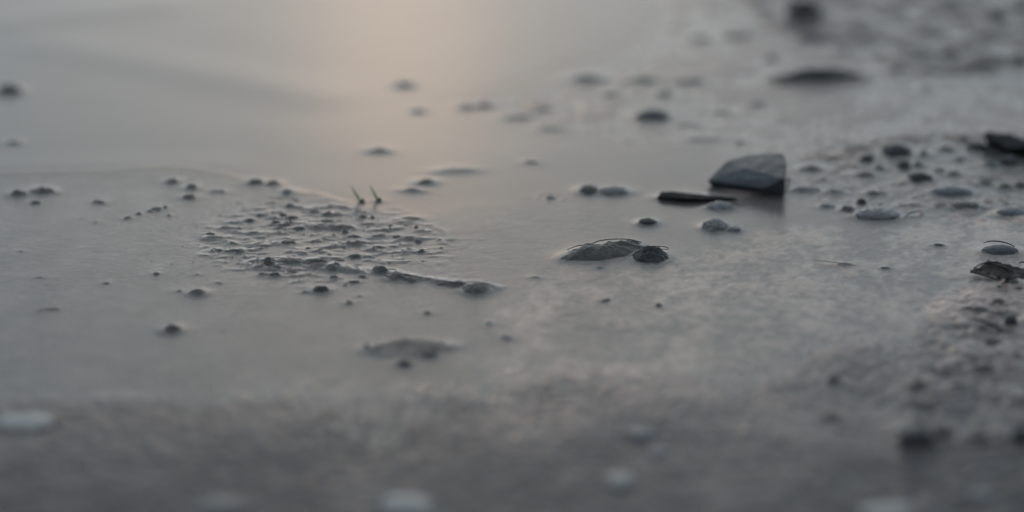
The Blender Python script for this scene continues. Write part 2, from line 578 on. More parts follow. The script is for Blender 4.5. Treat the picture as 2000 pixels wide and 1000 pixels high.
def hull_stone(name, pts, mat, label, cat, cuts=4, amp=0.00025, seed=3.0, bevel=0.0004):
    """angular stone: convex hull of (px, py, z_mm) corners, bevelled and roughened"""
    P = [at(p[0], p[1], p[2] * MM) for p in pts]
    cx = sum((p.x for p in P)) / len(P)
    cy = sum((p.y for p in P)) / len(P)
    bm = bmesh.new()
    for p in P:
        bm.verts.new((p.x - cx, p.y - cy, p.z))
    r = bmesh.ops.convex_hull(bm, input=bm.verts)
    bmesh.ops.delete(bm, geom=[g for g in r['geom_interior'] if isinstance(g, bmesh.types.BMVert)], context='VERTS')
    bmesh.ops.dissolve_limit(bm, angle_limit=R(4), verts=bm.verts, edges=bm.edges)
    bmesh.ops.bevel(bm, geom=list(bm.edges), offset=bevel, segments=2, affect='EDGES', profile=0.6)
    bmesh.ops.triangulate(bm, faces=bm.faces)
    for _ in range(cuts):
        le = [e for e in bm.edges if e.calc_length() > 0.0005]
        if not le:
            break
        bmesh.ops.subdivide_edges(bm, edges=le, cuts=1)
        bmesh.ops.triangulate(bm, faces=[f for f in bm.faces if len(f.verts) > 3])
    bm.normal_update()
    for v in bm.verts:
        q = v.co * 320 + Vector((seed, seed, seed))
        n = mnoise.fractal(q, 0.8, 2.1, 5) * 0.7 + (mnoise.ridged_multi_fractal(q * 0.7, 0.9, 2.0, 3, 1.0, 2.0) - 1) * 0.6
        v.co += v.normal * n * amp
    o = from_bm(name, bm, mat)
    o.location = (cx, cy, 0)
    tag(o, label, cat)
    return o, (cx, cy)


# ------------------------------------------------------------------ the big stones
big, (bx, by) = hull_stone('stone', [
    (1381, 353, 1.4), (1420, 314, 4.6), (1462, 303, 5.4), (1497, 299, 6.0), (1529, 298, 6.4), (1538, 316, 6.1), (1533, 349, 5.0), (1452, 328, 4.95),
    (1490, 368, 2.2), (1440, 361, 1.7), (1390, 364, -0.4), (1440, 371, -0.4), (1490, 379, -0.4), (1531, 381, -0.4), (1532, 340, -0.4), (1430, 345, -0.4)],
    M_slate, 'large angular slate-grey stone with a broad tilted top, in shallow water', 'stone', cuts=5, amp=0.00022, seed=7.0, bevel=0.00025)
FOOT.append((bx, by, 0.0085, 0.0055, 0.0035, 0.35, 0.0, 0.0))
hull_stone('shard', [
    (1284, 383, 0.9), (1292, 375, 1.5), (1318, 374, 1.7), (1352, 379, 1.4), (1400, 384, 1.0), (1440, 387, 0.4), (1400, 390, 0.7), (1340, 388, 1.2), (1292, 385, 1.1),
    (1284, 390, -0.6), (1340, 397, -0.6), (1400, 395, -0.6), (1440, 390, -0.6), (1386, 384, -0.6), (1292, 380, -0.6)],
    M_black, 'long black flat shard lying in the water left of the large angular stone', 'shard', cuts=4, amp=0.00018, seed=1.0, bevel=0.0002)
q = at(1336, 386)
FOOT.append((q.x, q.y, 52 * mpp(386), 0.0022, 0.0012, 0.9, 0.0, 0.0))
hull_stone('stone', [
    (1918, 262, 3.2), (1935, 257, 4.4), (1975, 262, 4.8), (2030, 282, 4.6), (2040, 300, 1.0), (1970, 292, 1.8), (1935, 275, 2.4),
    (1930, 283, -0.5), (1970, 297, -0.5), (2040, 306, -0.5), (2030, 280, -0.5), (1935, 268, -0.5)],
    M_dark, 'black wedge-shaped stone atop the right bank of pebbles, at the picture edge', 'stone', cuts=4, amp=0.0003, seed=12.0)
# ------------------------------------------------------------------ lumps and pebbles
G_FIELD = 'small mud lumps crowded in front of the green shoots'
G_BANK = 'pebbles of the bank at the right edge'
G_FAR = 'lumps in the far mud at the top right'
C, PB = 'mud clod', 'pebble'
T = [
    # name, px, py, w, h, material, label, category, group, options
    # --- far, top right
    ('stone', 1569, 27, 70, 54, 'dark', 'round dark stone, the farthest one, blurred against the mud at the top edge', 'stone', None, dict(rough=.15)),
    ('stone', 1600, 146, 190, 42, 'dark', 'low wide dark stone with a hump in its middle, far off towards the top right', 'stone', None, dict(rough=.25, peak=1.5)),
    ('pebble', 1590, 74, 46, 24, 'bluish', 'faint bluish pebble just below the round far dark stone', PB, G_FAR, {}),
    ('mud_clod', 1507, 113, 26, 20, 'olive', 'dim clod left of the gap between the round far stone and the low wide stone', C, G_FAR, {}),
    ('mud_clod', 1442, 70, 48, 26, 'olive', 'grey-green far lump, right one of the pair left of the round dark stone', C, G_FAR, {}),
    ('mud_clod', 1368, 74, 36, 20, 'olive', 'grey-green far lump, left one of the pair left of the round dark stone', C, G_FAR, {}),
    ('mud_clod', 1683, 40, 28, 16, 'clod', 'small dim lump right of the round far dark stone', C, G_FAR, {}),
    ('mud_clod', 1862, 13, 42, 24, 'clod', 'dark lump touching the top edge, left of the taller one beside it', C, G_FAR, {}),
    ('mud_clod', 1945, 33, 32, 36, 'clod', 'tall dark lump near the top right corner', C, G_FAR, {}),
    ('mud_clod', 1993, 16, 34, 26, 'clod', 'dark lump right in the top right corner', C, G_FAR, {}),
    ('mud_clod', 1856, 106, 30, 24, 'clod', 'dark lump standing alone in the far mud below the top edge clods', C, G_FAR, {}),
    ('mud_clod', 1905, 127, 54, 16, 'clod', 'wide faint swell of mud right of the lone dark lump', C, G_FAR, {}),
    ('mud_clod', 1990, 118, 30, 28, 'clod', 'dark lump on the right edge, level with the low wide far stone', C, G_FAR, {}),
    ('mud_clod', 1750, 137, 30, 18, 'clod', 'pale dim lump just right of the low wide far stone', C, G_FAR, {}),
    ('mud_clod', 1802, 112, 36, 16, 'clod', 'faint lump between the low wide far stone and the lone dark lump', C, G_FAR, {}),
    ('mud_clod', 1810, 172, 20, 16, 'olive', 'small brownish lump in the far water right below the low wide stone', C, G_FAR, {}),
    ('stone', 1275, 226, 66, 22, 'slate', 'dark bluish stone with a raised right end, farther off than the large angular stone', 'stone', None, dict(rough=.3)),
    ('mud_clod', 1148, 153, 78, 20, 'olive', 'largest and leftmost of three olive lumps in a row in the far water', C, 'three olive lumps in the far water', dict(rough=.4)),
    ('mud_clod', 1258, 155, 62, 15, 'olive', 'middle one of three olive lumps in a row in the far water', C, 'three olive lumps in the far water', dict(rough=.4)),
    ('mud_clod', 1347, 157, 62, 15, 'olive', 'rightmost of three olive lumps in a row in the far water', C, 'three olive lumps in the far water', dict(rough=.4)),
    ('mud_clod', 1195, 184, 36, 18, 'olive', 'dim lump just below the gap between the left and middle olive lumps', C, G_FAR, {}),
    ('mud_clod', 1297, 182, 26, 24, 'olive', 'dim upright lump between the olive row and the dark bluish stone', C, G_FAR, {}),
    ('mud_clod', 1480, 202, 24, 14, 'olive', 'small grey lump alone between the dark bluish stone and the low wide stone', C, G_FAR, {}),
    ('mud_clod', 1410, 219, 30, 12, 'olive', 'faint grey lump right of the dark bluish stone', C, G_FAR, {}),
    ('mud_clod', 1345, 243, 50, 12, 'olive', 'flat olive lump just right below the dark bluish stone', C, G_FAR, {}),
    ('mud_clod', 1374, 270, 68, 13, 'olive', 'flat olive lump behind the left shoulder of the large angular stone', C, G_FAR, {}),
    ('mud_clod', 1446, 277, 26, 12, 'grey', 'faint grey lump right behind the large angular stone', C, G_FAR, {}),
    ('mud_clod', 946, 205, 36, 13, 'clod', 'right one of two lumps at the tip of the far mud spit', C, 'lumps on the far mud spit', {}),
    ('mud_clod', 912, 208, 32, 12, 'clod', 'left one of two lumps at the tip of the far mud spit', C, 'lumps on the far mud spit', {}),
    ('mud_clod', 1010, 228, 60, 9, 'clod', 'low ridge of mud along the far spit, right of its tip lumps', C, 'lumps on the far mud spit', {}),
    ('mud_clod', 1062, 212, 40, 9, 'clod', 'faint lump behind the low ridge on the far mud spit', C, 'lumps on the far mud spit', {}),
    ('mud_clod', 1080, 250, 60, 8, 'clod', 'low swell of mud where the far spit joins the right bank', C, 'lumps on the far mud spit', {}),
    ('mud_clod', 1038, 316, 30, 8, 'clod', 'small dark lump alone in the water behind the ringed grain', C, None, {}),
    ('mud_clod', 892, 332, 84, 10, 'grey', 'long low grey lump in the water right of the green shoots', C, None, dict(tilt=12)),
    ('mud_clod', 832, 355, 36, 12, 'clod', 'grey lump nearest behind the right green shoot', C, None, {}),
    ('mud_clod', 806, 371, 44, 9, 'grey', 'flat grey lump in the water beside the right green shoot', C, None, {}),
    ('mud_clod', 790, 165, 34, 16, 'grey', 'faint grey lump in the middle of the sun glow', C, None, {}),
    ('mud_clod', 817, 216, 26, 10, 'grey', 'barely visible lump below the faint grey one in the sun glow', C, None, {}),
    ('mud_clod', 741, 294, 42, 13, 'clod', 'dark lump alone at the foot of the sun glow behind the green shoots', C, None, {}),
    # --- far left
    ('mud_clod', 18, 175, 52, 24, 'clod', 'dark lump alone in the far water at the left edge', C, None, {}),
    ('mud_clod', 26, 278, 34, 12, 'grey', 'faint lump low in the water below the dark one at the left edge', C, None, {}),
    ('mud_clod', 36, 377, 34, 16, 'clod', 'dark left end of the pair of brown lumps near the left edge', C, 'brown lumps near the left edge', {}),
    ('mud_clod', 82, 372, 54, 17, 'brown', 'wide right one of the pair of brown lumps near the left edge', C, 'brown lumps near the left edge', {}),
    ('mud_clod', 69, 395, 22, 9, 'clod', 'small lump just in front of the wide brown one near the left edge', C, None, {}),
    ('mud_clod', 193, 394, 26, 8, 'clod', 'small lump alone between the brown pair and the line of grains', C, None, {}),
    ('mud_clod', 336, 354, 28, 13, 'olive', 'olive lump at the back of the loose left trio', C, 'loose trio of lumps on the left bank', {}),
    ('mud_clod', 374, 365, 26, 13, 'olive', 'right hand lump of the loose left trio', C, 'loose trio of lumps on the left bank', {}),
    ('mud_clod', 369, 384, 27, 12, 'clod', 'darkest and nearest lump of the loose left trio', C, 'loose trio of lumps on the left bank', {}),
    ('mud_clod', 425, 373, 34, 8, 'grey', 'faint flat lump right of the loose left trio', C, None, {}),
    ('mud_clod', 500, 355, 36, 13, 'clod', 'dark left half of the long lump on the back shore of the bank', C, 'long lump on the back shore of the bank', {}),
    ('mud_clod', 533, 357, 28, 11, 'clod', 'right half of the long lump on the back shore of the bank', C, 'long lump on the back shore of the bank', {}),
    ('mud_clod', 249, 425, 19, 7, 'clod', 'leftmost grain of the slanting line of grains on the left bank', C, 'slanting line of grains', {}),
    ('mud_clod', 271, 417, 14, 7, 'clod', 'second grain from the left in the slanting line', C, 'slanting line of grains', {}),
    ('mud_clod', 292, 412, 13, 6, 'clod', 'middle grain of the slanting line', C, 'slanting line of grains', {}),
    ('mud_clod', 306, 408, 24, 9, 'clod', 'widest grain of the slanting line, second from its right end', C, 'slanting line of grains', {}),
    ('mud_clod', 323, 404, 10, 8, 'clod', 'rightmost grain of the slanting line', C, 'slanting line of grains', {}),
    ('mud_clod', 330, 420, 10, 5, 'clod', 'tiny grain just in front of the right end of the slanting line', C, None, {}),
    ('mud_clod', 187, 434, 9, 4, 'clod', 'tiny grain alone left below the slanting line', C, None, {}),
    ('mud_clod', 41, 491, 10, 4, 'clod', 'tiny dark grain on the smooth silt near the left edge', C, None, {}),
    ('mud_clod', 77, 542, 22, 4, 'clod', 'thin flat dark crumb on the smooth silt near the left edge', C, None, {}),
    ('mud_clod', 108, 603, 18, 6, 'brown', 'small brown crumb at the end of the thin root on the left silt', C, None, {}),
    ('mud_clod', 207, 553, 16, 6, 'clod', 'small crumb alone on the smooth left silt', C, None, {}),
    ('mud_clod', 305, 535, 16, 7, 'clod', 'small crumb left of the long crest, with another to its right', C, None, {}),
    ('mud_clod', 385, 536, 14, 4, 'clod', 'flat crumb left of the long crest, nearer to it', C, None, {}),
    ('mud_clod', 428, 553, 18, 5, 'olive', 'light topped crumb behind the peaked olive clod', C, None, {}),
    ('mud_clod', 386, 571, 38, 17, 'olive', 'peaked olive clod with a long right slope, alone on the left silt', C, None, dict(rough=.4)),
    ('mud_clod', 350, 569, 20, 6, 'clod', 'small flat crumb at the left foot of the peaked olive clod', C, None, {}),
    ('mud_clod', 335, 643, 40, 20, 'brown', 'dark purplish clod alone on the smooth silt at lower left', C, None, {}),
    # --- the field of small lumps
    ('mud_clod', 459, 491, 42, 10, 'clod', 'dark flat clod at the left end of the crowded patch, darkest there', C, G_FIELD, dict(rough=.4)),
    ('mud_clod', 426, 489, 24, 7, 'clod', 'smaller clod touching the left side of the dark flat one', C, G_FIELD, {}),
    ('mud_clod', 420, 464, 40, 10, 'olive', 'olive crest sloping right, at the far left of the crowded patch', C, G_FIELD, {}),
    ('mud_clod', 454, 475, 18, 6, 'olive', 'small olive lump between the sloping crest and the dark flat clod', C, G_FIELD, {}),
    ('mud_clod', 410, 457, 22, 7, 'clod', 'lump just behind the sloping olive crest', C, G_FIELD, {}),
    ('mud_clod', 488, 430, 22, 9, 'clod', 'lump with a lit right end, at the back left of the crowded patch', C, G_FIELD, {}),
    ('mud_clod', 460, 434, 36, 5, 'grey', 'long low swell left of the lump with a lit right end', C, G_FIELD, {}),
    ('mud_clod', 506, 420, 14, 7, 'clod', 'small dark grain behind the lump with a lit right end', C, G_FIELD, {}),
    ('mud_clod', 496, 455, 30, 7, 'clod', 'low clod in the left middle of the crowded patch', C, G_FIELD, {}),
    ('mud_clod', 569, 425, 28, 10, 'clod', 'dark lump in the back row, left of the flat greenish one', C, G_FIELD, {}),
    ('mud_clod', 552, 419, 18, 8, 'brown', 'brownish lump touching the back row dark lump on its left', C, G_FIELD, {}),
    ('mud_clod', 538, 434, 22, 8, 'olive', 'lump at the left tail of the middle crest', C, G_FIELD, {}),
    ('mud_clod', 556, 439, 30, 9, 'brown', 'brown lump on the middle crest left of its bend', C, G_FIELD, {}),
    ('mud_clod', 545, 446, 26, 5, 'clod', 'thin dark sliver in front of the brown lump on the middle crest', C, G_FIELD, {}),
    ('mud_clod', 583, 446, 30, 9, 'clod', 'sloping lump right of the brown one on the middle crest', C, G_FIELD, {}),
    ('mud_clod', 566, 401, 22, 10, 'clod', 'dim upright lump farthest back left of the green shoots', C, G_FIELD, {}),
    ('mud_clod', 560, 374, 26, 12, 'grey', 'faint lump on the shore behind the crowded patch', C, G_FIELD, {}),
    ('mud_clod', 617, 406, 40, 6, 'olive', 'flat greenish lump in the back row left of the green shoots', C, G_FIELD, {}),
    ('mud_clod', 640, 417, 26, 9, 'clod', 'dim lump in front of the flat greenish one', C, G_FIELD, {}),
    ('mud_clod', 622, 441, 54, 8, 'grey', 'long lump forming the right half of the middle crest', C, G_FIELD, {}),
    ('mud_clod', 637, 431, 34, 6, 'clod', 'bluish low lump just behind the right half of the middle crest', C, G_FIELD, {}),
    ('mud_clod', 660, 444, 13, 7, 'clod', 'small dark grain at the right end of the middle crest', C, G_FIELD, {}),
    ('mud_clod', 674, 453, 14, 8, 'brown', 'small arched lump right of the end of the middle crest', C, G_FIELD, {}),
    ('mud_clod', 652, 459, 8, 5, 'clod', 'tiny grain left below the small arched lump', C, G_FIELD, {}),
    ('mud_clod', 688, 461, 34, 6, 'clod', 'long thin clod right below the small arched lump', C, G_FIELD, {}),
    ('mud_clod', 562, 474, 36, 9, 'olive', 'lens-shaped clod with a pale top, left centre of the crowded patch', C, G_FIELD, dict(rough=.4)),
    ('mud_clod', 620, 469, 14, 5, 'clod', 'small peak right of the lens-shaped clod', C, G_FIELD, {}),
    ('mud_clod', 633, 466, 12, 4, 'clod', 'tiny peak right behind the small one beside the lens-shaped clod', C, G_FIELD, {}),
    ('mud_clod', 652, 479, 18, 7, 'clod', 'left one of two dark peaks in the centre of the crowded patch', C, G_FIELD, {}),
    ('mud_clod', 664, 475, 14, 5, 'clod', 'right one of two dark peaks in the centre of the crowded patch', C, G_FIELD, {}),
    ('mud_clod', 672, 484, 9, 4, 'clod', 'tiny dark grain in front of the two dark peaks', C, G_FIELD, {}),
    ('mud_clod', 601, 485, 16, 5, 'clod', 'small clod with a pale crest behind the long dark crest', C, G_FIELD, {}),
    ('mud_clod', 626, 489, 24, 6, 'clod', 'clod with a pale back, right of the small pale crested one', C, G_FIELD, {}),
    ('mud_clod', 643, 498, 14, 5, 'brown', 'small brown crumb right below the clod with a pale back', C, G_FIELD, {}),
    ('mud_clod', 590, 495, 24, 7, 'grey', 'grey lump just behind the middle of the long dark crest', C, G_FIELD, {}),
    ('mud_clod', 692, 501, 32, 11, 'clod', 'rugged dark clod with two pits, right of the grey lump behind the crest', C, G_FIELD, dict(rough=.5)),
    ('mud_clod', 664, 508, 22, 5, 'brown', 'low purplish crumb at the left foot of the rugged dark clod', C, G_FIELD, {}),
    ('mud_clod', 700, 413, 20, 8, 'clod', 'lump at the foot of the left green shoot', C, G_FIELD, {}),
    ('mud_clod', 709, 423, 16, 7, 'clod', 'dim lump in front of the foot of the left green shoot', C, G_FIELD, {}),
    ('mud_clod', 727, 424, 9, 8, 'olive', 'small greenish grain in front of the right green shoot', C, G_FIELD, {}),
    ('mud_clod', 763, 440, 12, 4, 'clod', 'far one of two dark grains right below the right green shoot', C, G_FIELD, {}),
    ('mud_clod', 762, 447, 13, 6, 'clod', 'near one of two dark grains right below the right green shoot', C, G_FIELD, {}),
    ('mud_clod', 775, 462, 18, 9, 'clod', 'dark square-topped clod in the right part of the crowded patch', C, G_FIELD, dict(flat=.3)),
    ('mud_clod', 813, 443, 9, 6, 'clod', 'left one of two dark grains near the right shore of the bank', C, G_FIELD, {}),
    ('mud_clod', 826, 449, 11, 5, 'clod', 'right one of two dark grains near the right shore of the bank', C, G_FIELD, {}),
    ('mud_clod', 800, 426, 44, 8, 'olive', 'smooth low mound in the water at the back right of the bank', C, G_FIELD, dict(rough=.15)),
    ('mud_clod', 740, 484, 34, 7, 'clod', 'wide low clod under a pale crest, in the right front of the crowded patch', C, G_FIELD, {}),
    ('mud_clod', 730, 466, 30, 4, 'grey', 'low pale crest behind the wide low clod', C, G_FIELD, {}),
    ('mud_clod', 823, 491, 19, 9, 'clod', 'dark pointed clod near the right end of the crowded patch', C, G_FIELD, dict(rough=.5)),
    ('mud_clod', 861, 484, 9, 4, 'olive', 'tiny crumb right of the dark pointed clod', C, G_FIELD, {}),
    ('mud_clod', 788, 502, 14, 4, 'pale', 'small pale crumb left below the dark pointed clod', C, G_FIELD, {}),
    ('mud_clod', 754, 514, 12, 4, 'pale', 'tiny pale crumb behind the start of the low ridge', C, G_FIELD, {}),
    # --- the long dark crest, front of the bank
    ('mud_clod', 524, 512, 28, 12, 'clod', 'black left tip of the long dark crest, under a thin root', C, 'clods of the long dark crest', dict(rough=.5)),
    ('mud_clod', 570, 511, 60, 10, 'olive', 'broad pale topped clod in the middle of the long dark crest', C, 'clods of the long dark crest', dict(rough=.4)),
    ('mud_clod', 612, 513, 46, 10, 'olive', 'clod under the right hand thin root on the long dark crest', C, 'clods of the long dark crest', dict(rough=.4)),
    ('mud_clod', 537, 523, 34, 9, 'brown', 'dark purplish clod in front of the black tip of the long crest', C, 'clods of the long dark crest', dict(rough=.4)),
    ('mud_clod', 536, 537, 26, 9, 'clod', 'dark rounded clod in the smooth silt below the long crest', C, 'clods of the long dark crest', {}),
    ('mud_clod', 513, 536, 18, 6, 'clod', 'small dark clod left of the rounded one below the long crest', C, 'clods of the long dark crest', {}),
    ('mud_clod', 570, 530, 34, 5, 'brown', 'long thin clod slanting down right below the long crest', C, 'clods of the long dark crest', dict(tilt=-14)),
    ('mud_clod', 600, 536, 32, 4, 'brown', 'thin tail of mud right of the slanting thin clod', C, 'clods of the long dark crest', dict(tilt=-10)),
    ('mud_clod', 649, 523, 26, 13, 'olive', 'round olive clod closing the right end of the long crest', C, 'clods of the long dark crest', dict(rough=.2)),
    ('mud_clod', 652, 542, 22, 10, 'brown', 'purplish lump below the round olive clod', C, None, {}),
    ('mud_clod', 690, 551, 34, 8, 'brown', 'wide purplish lump right of the purplish one below the round olive clod', C, None, {}),
    ('mud_clod', 674, 557, 14, 5, 'clod', 'small crumb in front of the wide purplish lump', C, None, {}),
    ('mud_clod', 708, 541, 20, 7, 'brown', 'small reddish crumb behind the wide purplish lump', C, None, {}),
    ('mud_clod', 584, 548, 8, 4, 'clod', 'tiny grain alone between the long crest and the black pointed clod', C, None, {}),
    ('mud_clod', 627, 565, 34, 19, 'dark', 'black pointed clod standing alone in smooth silt below the crest', C, None, dict(rough=.35)),
    ('mud_clod', 598, 571, 26, 6, 'brown', 'brownish tail of mud at the left foot of the black pointed clod', C, None, {}),
    ('mud_clod', 681, 591, 20, 9, 'olive', 'small brownish crumb with a lit top, right below the black pointed clod', C, None, {}),
    ('mud_clod', 702, 578, 14, 5, 'grey', 'faint crumb right behind the brownish one with a lit top', C, None, {}),
    # --- the low ridge right of the crest
    ('mud_clod', 775, 541, 44, 13, 'clod', 'rounded clod under the rim of the low ridge, in its middle', C, 'clods of the low ridge', {}),
    ('mud_clod', 802, 548, 30, 9, 'clod', 'smaller clod touching the right of the rounded one under the ridge rim', C, 'clods of the low ridge', {}),
    ('mud_clod', 754, 540, 12, 6, 'clod', 'small crumb touching the left of the rounded one under the ridge rim', C, 'clods of the low ridge', {}),
    ('mud_clod', 884, 555, 60, 10, 'clod', 'long dark clod under the right part of the ridge rim', C, 'clods of the low ridge', {}),
    ('mud_clod', 928, 563, 52, 19, 'clod', 'large rounded dark clod at the right end of the low ridge', C, 'clods of the low ridge', dict(rough=.25)),
    ('mud_clod', 836, 611, 18, 8, 'brown', 'faint lump alone in the smooth silt below the low ridge', C, None, {}),
    ('mud_clod', 990, 658, 26, 9, 'grey', 'small lump right of the blurred mound in the lower centre', C, None, {}),
    ('mud_clod', 956, 630, 18, 7, 'pale', 'pale small crumb right behind the blurred mound in the lower centre', C, None, {}),
    # --- blurred mound, lower centre
    ('mud_mound', 800, 676, 176, 30, 'sandy', 'wide blurred mound of mud with a light top in the lower centre', 'mud mound', None, dict(rough=.7, lift=.7)),
    ('mud_clod', 790, 710, 36, 15, 'dark', 'dark clod at the near foot of the wide blurred mound', C, None, {}),
    ('mud_clod', 716, 678, 22, 12, 'brown', 'small clod at the left end of the wide blurred mound', C, None, {}),
    ('mud_clod', 838, 694, 40, 14, 'brown', 'brown clod on the near right slope of the wide blurred mound', C, None, {}),
    # --- middle, right of the channel
    ('mud_ridge', 1178, 488, 162, 40, 'ridge', 'long grey-green mud ridge with a grainy front in the centre right', 'mud ridge', None, dict(rough=.38, tilt=13, lift=.8)),
    ('mud_clod', 1232, 476, 44, 16, 'clod', 'dark clod under the thin rim at the right end of the long grey-green ridge', C, None, {}),
    ('mud_clod', 1270, 496, 72, 36, 'dark', 'rugged blackish clod with thin root loops, right of the long grey-green ridge', C, None, dict(rough=.5)),
    ('stone', 1264, 434, 36, 16, 'dark', 'small black stone with a brown top, behind the rugged blackish clod', 'stone', None, dict(rough=.2)),
    ('pebble', 1396, 441, 46, 26, 'grey', 'grey-green rounded pebble below the large angular stone', PB, None, dict(rough=.3)),
    ('pebble', 1434, 448, 26, 12, 'grey', 'small grey pebble touching the right side of the grey-green rounded one', PB, None, {}),
    ('pebble', 1408, 402, 54, 18, 'grey', 'flat wet pebble between the black shard and the large angular stone', PB, None, dict(rough=.2)),
    ('pebble', 1150, 370, 36, 20, 'clod', 'left one of two dark lumps sharing one water ring', PB, 'two lumps in one water ring', dict(rough=.2, lift=.9, ring=1.3)),
    ('pebble', 1198, 373, 62, 17, 'grey', 'right, wider one of two lumps sharing one water ring', PB, 'two lumps in one water ring', dict(rough=.2, lift=.9, ring=1.3)),
    ('mud_clod', 1075, 385, 16, 6, 'olive', 'tiny grain in the middle of a small round water ring', C, None, dict(lift=.9, ring=2.2)),
    ('mud_clod', 1046, 541, 22, 5, 'grey', 'small flat crumb in the silt below the long grey-green ridge', C, None, {}),
    ('mud_clod', 1172, 523, 20, 5, 'grey', 'flat lit crumb right in front of the long grey-green ridge', C, None, {}),
    ('mud_clod', 1287, 595, 14, 8, 'clod', 'small dark grain on the pale silt below the rugged blackish clod', C, None, {}),
    ('mud_clod', 1185, 586, 24, 6, 'brown', 'faint brown crumb on the pale silt left of the small dark grain', C, None, {}),
    ('mud_clod', 1648, 515, 26, 4, 'clod', 'thin dark crumb at the end of a short thread on the right silt', C, None, {}),
    ('mud_clod', 1728, 523, 20, 6, 'clod', 'low dark crumb on the right silt, right of the thread', C, None, {}),
    ('mud_clod', 1834, 478, 24, 6, 'clod', 'low dark lump left of the smooth blue-grey dome', C, None, {}),
    # --- right bank
    ('pebble', 1750, 295, 54, 24, 'dark', 'largest dark pebble in the left half of the right bank', PB, G_BANK, dict(rough=.25)),
    ('pebble', 1694, 310, 26, 14, 'dark', 'small dark bluish pebble left below the largest dark one of the bank', PB, G_BANK, {}),
    ('pebble', 1672, 290, 56, 11, 'olive', 'low grey-green pebble at the back left end of the bank', PB, G_BANK, {}),
    ('pebble', 1804, 299, 15, 15, 'brown', 'small upright brown pebble right of the largest dark one', PB, G_BANK, {}),
    ('pebble', 1767, 323, 32, 15, 'dark', 'dark green pebble just in front of the largest dark one', PB, G_BANK, {}),
    ('pebble', 1793, 321, 20, 11, 'olive', 'small dim pebble right of the dark green one', PB, G_BANK, {}),
    ('pebble', 1719, 327, 22, 9, 'olive', 'low green-grey pebble left of the dark green one', PB, G_BANK, {}),
    ('pebble', 1690, 340, 42, 11, 'brown', 'flat brown pebble at the near left of the bank', PB, G_BANK, {}),
    ('pebble', 1797, 347, 44, 16, 'dark', 'dark pebble with a pale back at the near side of the bank', PB, G_BANK, {}),
    ('pebble', 1862, 339, 26, 10, 'clod', 'low dark pebble in the middle of the bank, right of the pale backed one', PB, G_BANK, {}),
    ('pebble', 1835, 332, 24, 9, 'olive', 'dim pebble between the dark ones in the middle of the bank', PB, G_BANK, {}),
    ('pebble', 1874, 310, 30, 10, 'grey', 'grey pebble in the middle of the bank, left of the pair under the black wedge', PB, G_BANK, {}),
    ('pebble', 1848, 290, 34, 10, 'olive', 'olive pebble on the rim of the bank, left of the pale topped one', PB, G_BANK, {}),
    ('pebble', 1882, 272, 20, 11, 'olive', 'small olive pebble on the rim, just left of the black wedge stone', PB, G_BANK, {}),
    ('pebble', 1907, 288, 40, 16, 'dark', 'dark pebble with a pinkish top, below the tip of the black wedge stone', PB, G_BANK, {}),
    ('pebble', 1937, 318, 34, 18, 'grey', 'round grey pebble, left one of the pair under the black wedge stone', PB, G_BANK, dict(rough=.15)),
    ('pebble', 1974, 317, 42, 22, 'dark', 'round dark navy pebble, right one of the pair under the black wedge stone', PB, G_BANK, dict(rough=.15)),
    ('pebble', 1925, 356, 30, 9, 'olive', 'low pebble at the near right of the bank, left one of three', PB, G_BANK, {}),
    ('pebble', 1963, 363, 30, 10, 'olive', 'low pebble at the near right of the bank, middle one of three', PB, G_BANK, {}),
    ('pebble', 1992, 362, 26, 14, 'clod', 'low pebble at the near right of the bank, at the picture edge', PB, G_BANK, {}),
    ('pebble', 1585, 329, 46, 12, 'olive', 'low dark pebble between the large angular stone and the bank', PB, G_BANK, {}),
    ('pebble', 1574, 369, 54, 13, 'grey', 'low grey lump at the right foot of the large angular stone', PB, G_BANK, {}),
    ('pebble', 1628, 374, 40, 9, 'grey', 'faint flat lump right of the grey one at the foot of the large stone', PB, G_BANK, {}),
    ('pebble', 1540, 351, 7, 9, 'olive', 'tiny greenish crumb against the right side of the large angular stone', PB, None, {}),
    ('pebble', 1705, 377, 30, 10, 'olive', 'flat olive pebble behind the small black-green one', PB, G_BANK, {}),
    ('pebble', 1683, 394, 19, 11, 'dark', 'small black-green pebble at the left end of the pale wet stone', PB, G_BANK, {}),
    ('pebble', 1655, 408, 28, 14, 'brown', 'purplish pebble left of the pale wet stone', PB, G_BANK, {}),
    ('pebble', 1616, 402, 32, 10, 'grey', 'grey lump left of the purplish pebble', PB, G_BANK, {}),
    ('pebble', 1712, 419, 90, 26, 'grey', 'broad pale wet stone barely covered by water, in front of the bank', PB, None, dict(rough=.15, lift=1.0, ring=1.0)),
    ('pebble', 1858, 374, 84, 20, 'bluish', 'smooth bluish stone under a water bulge at the near side of the bank', PB, None, dict(rough=.12, lift=1.0, ring=1.2)),
    ('pebble', 1886, 402, 60, 16, 'brown', 'purplish pebble in the near water bulge, below the smooth bluish stone', PB, None, dict(rough=.25, lift=1.2)),
    ('pebble', 1975, 415, 60, 20, 'bluish', 'flat pale bluish stone at the right edge below the bank', PB, None, dict(rough=.12)),
    ('pebble', 1953, 489, 74, 22, 'slate', 'smooth blue-grey dome in its own water ring near the right edge', PB, None, dict(rough=.05, lift=1.0, ring=0.9)),
    ('pebble', 1976, 551, 32, 14, 'clod', 'dark oval pebble touching the near corner of the curled leaf', PB, None, dict(rough=.12)),
    ('mud_clod', 1950, 561, 14, 6, 'clod', 'small dark crumb left below the dark oval pebble', C, None, {}),
    ('mud_clod', 1992, 567, 24, 9, 'clod', 'dark crumb at the right edge just below the dark oval pebble', C, None, {}),
    ('mud_clod', 1900, 606, 52, 12, 'brown', 'long purplish clod on the near right mud, above the short stick', C, None, {}),
    ('mud_clod', 1950, 594, 30, 12, 'brown', 'reddish brown clod behind the long purplish one on the near right mud', C, None, {}),
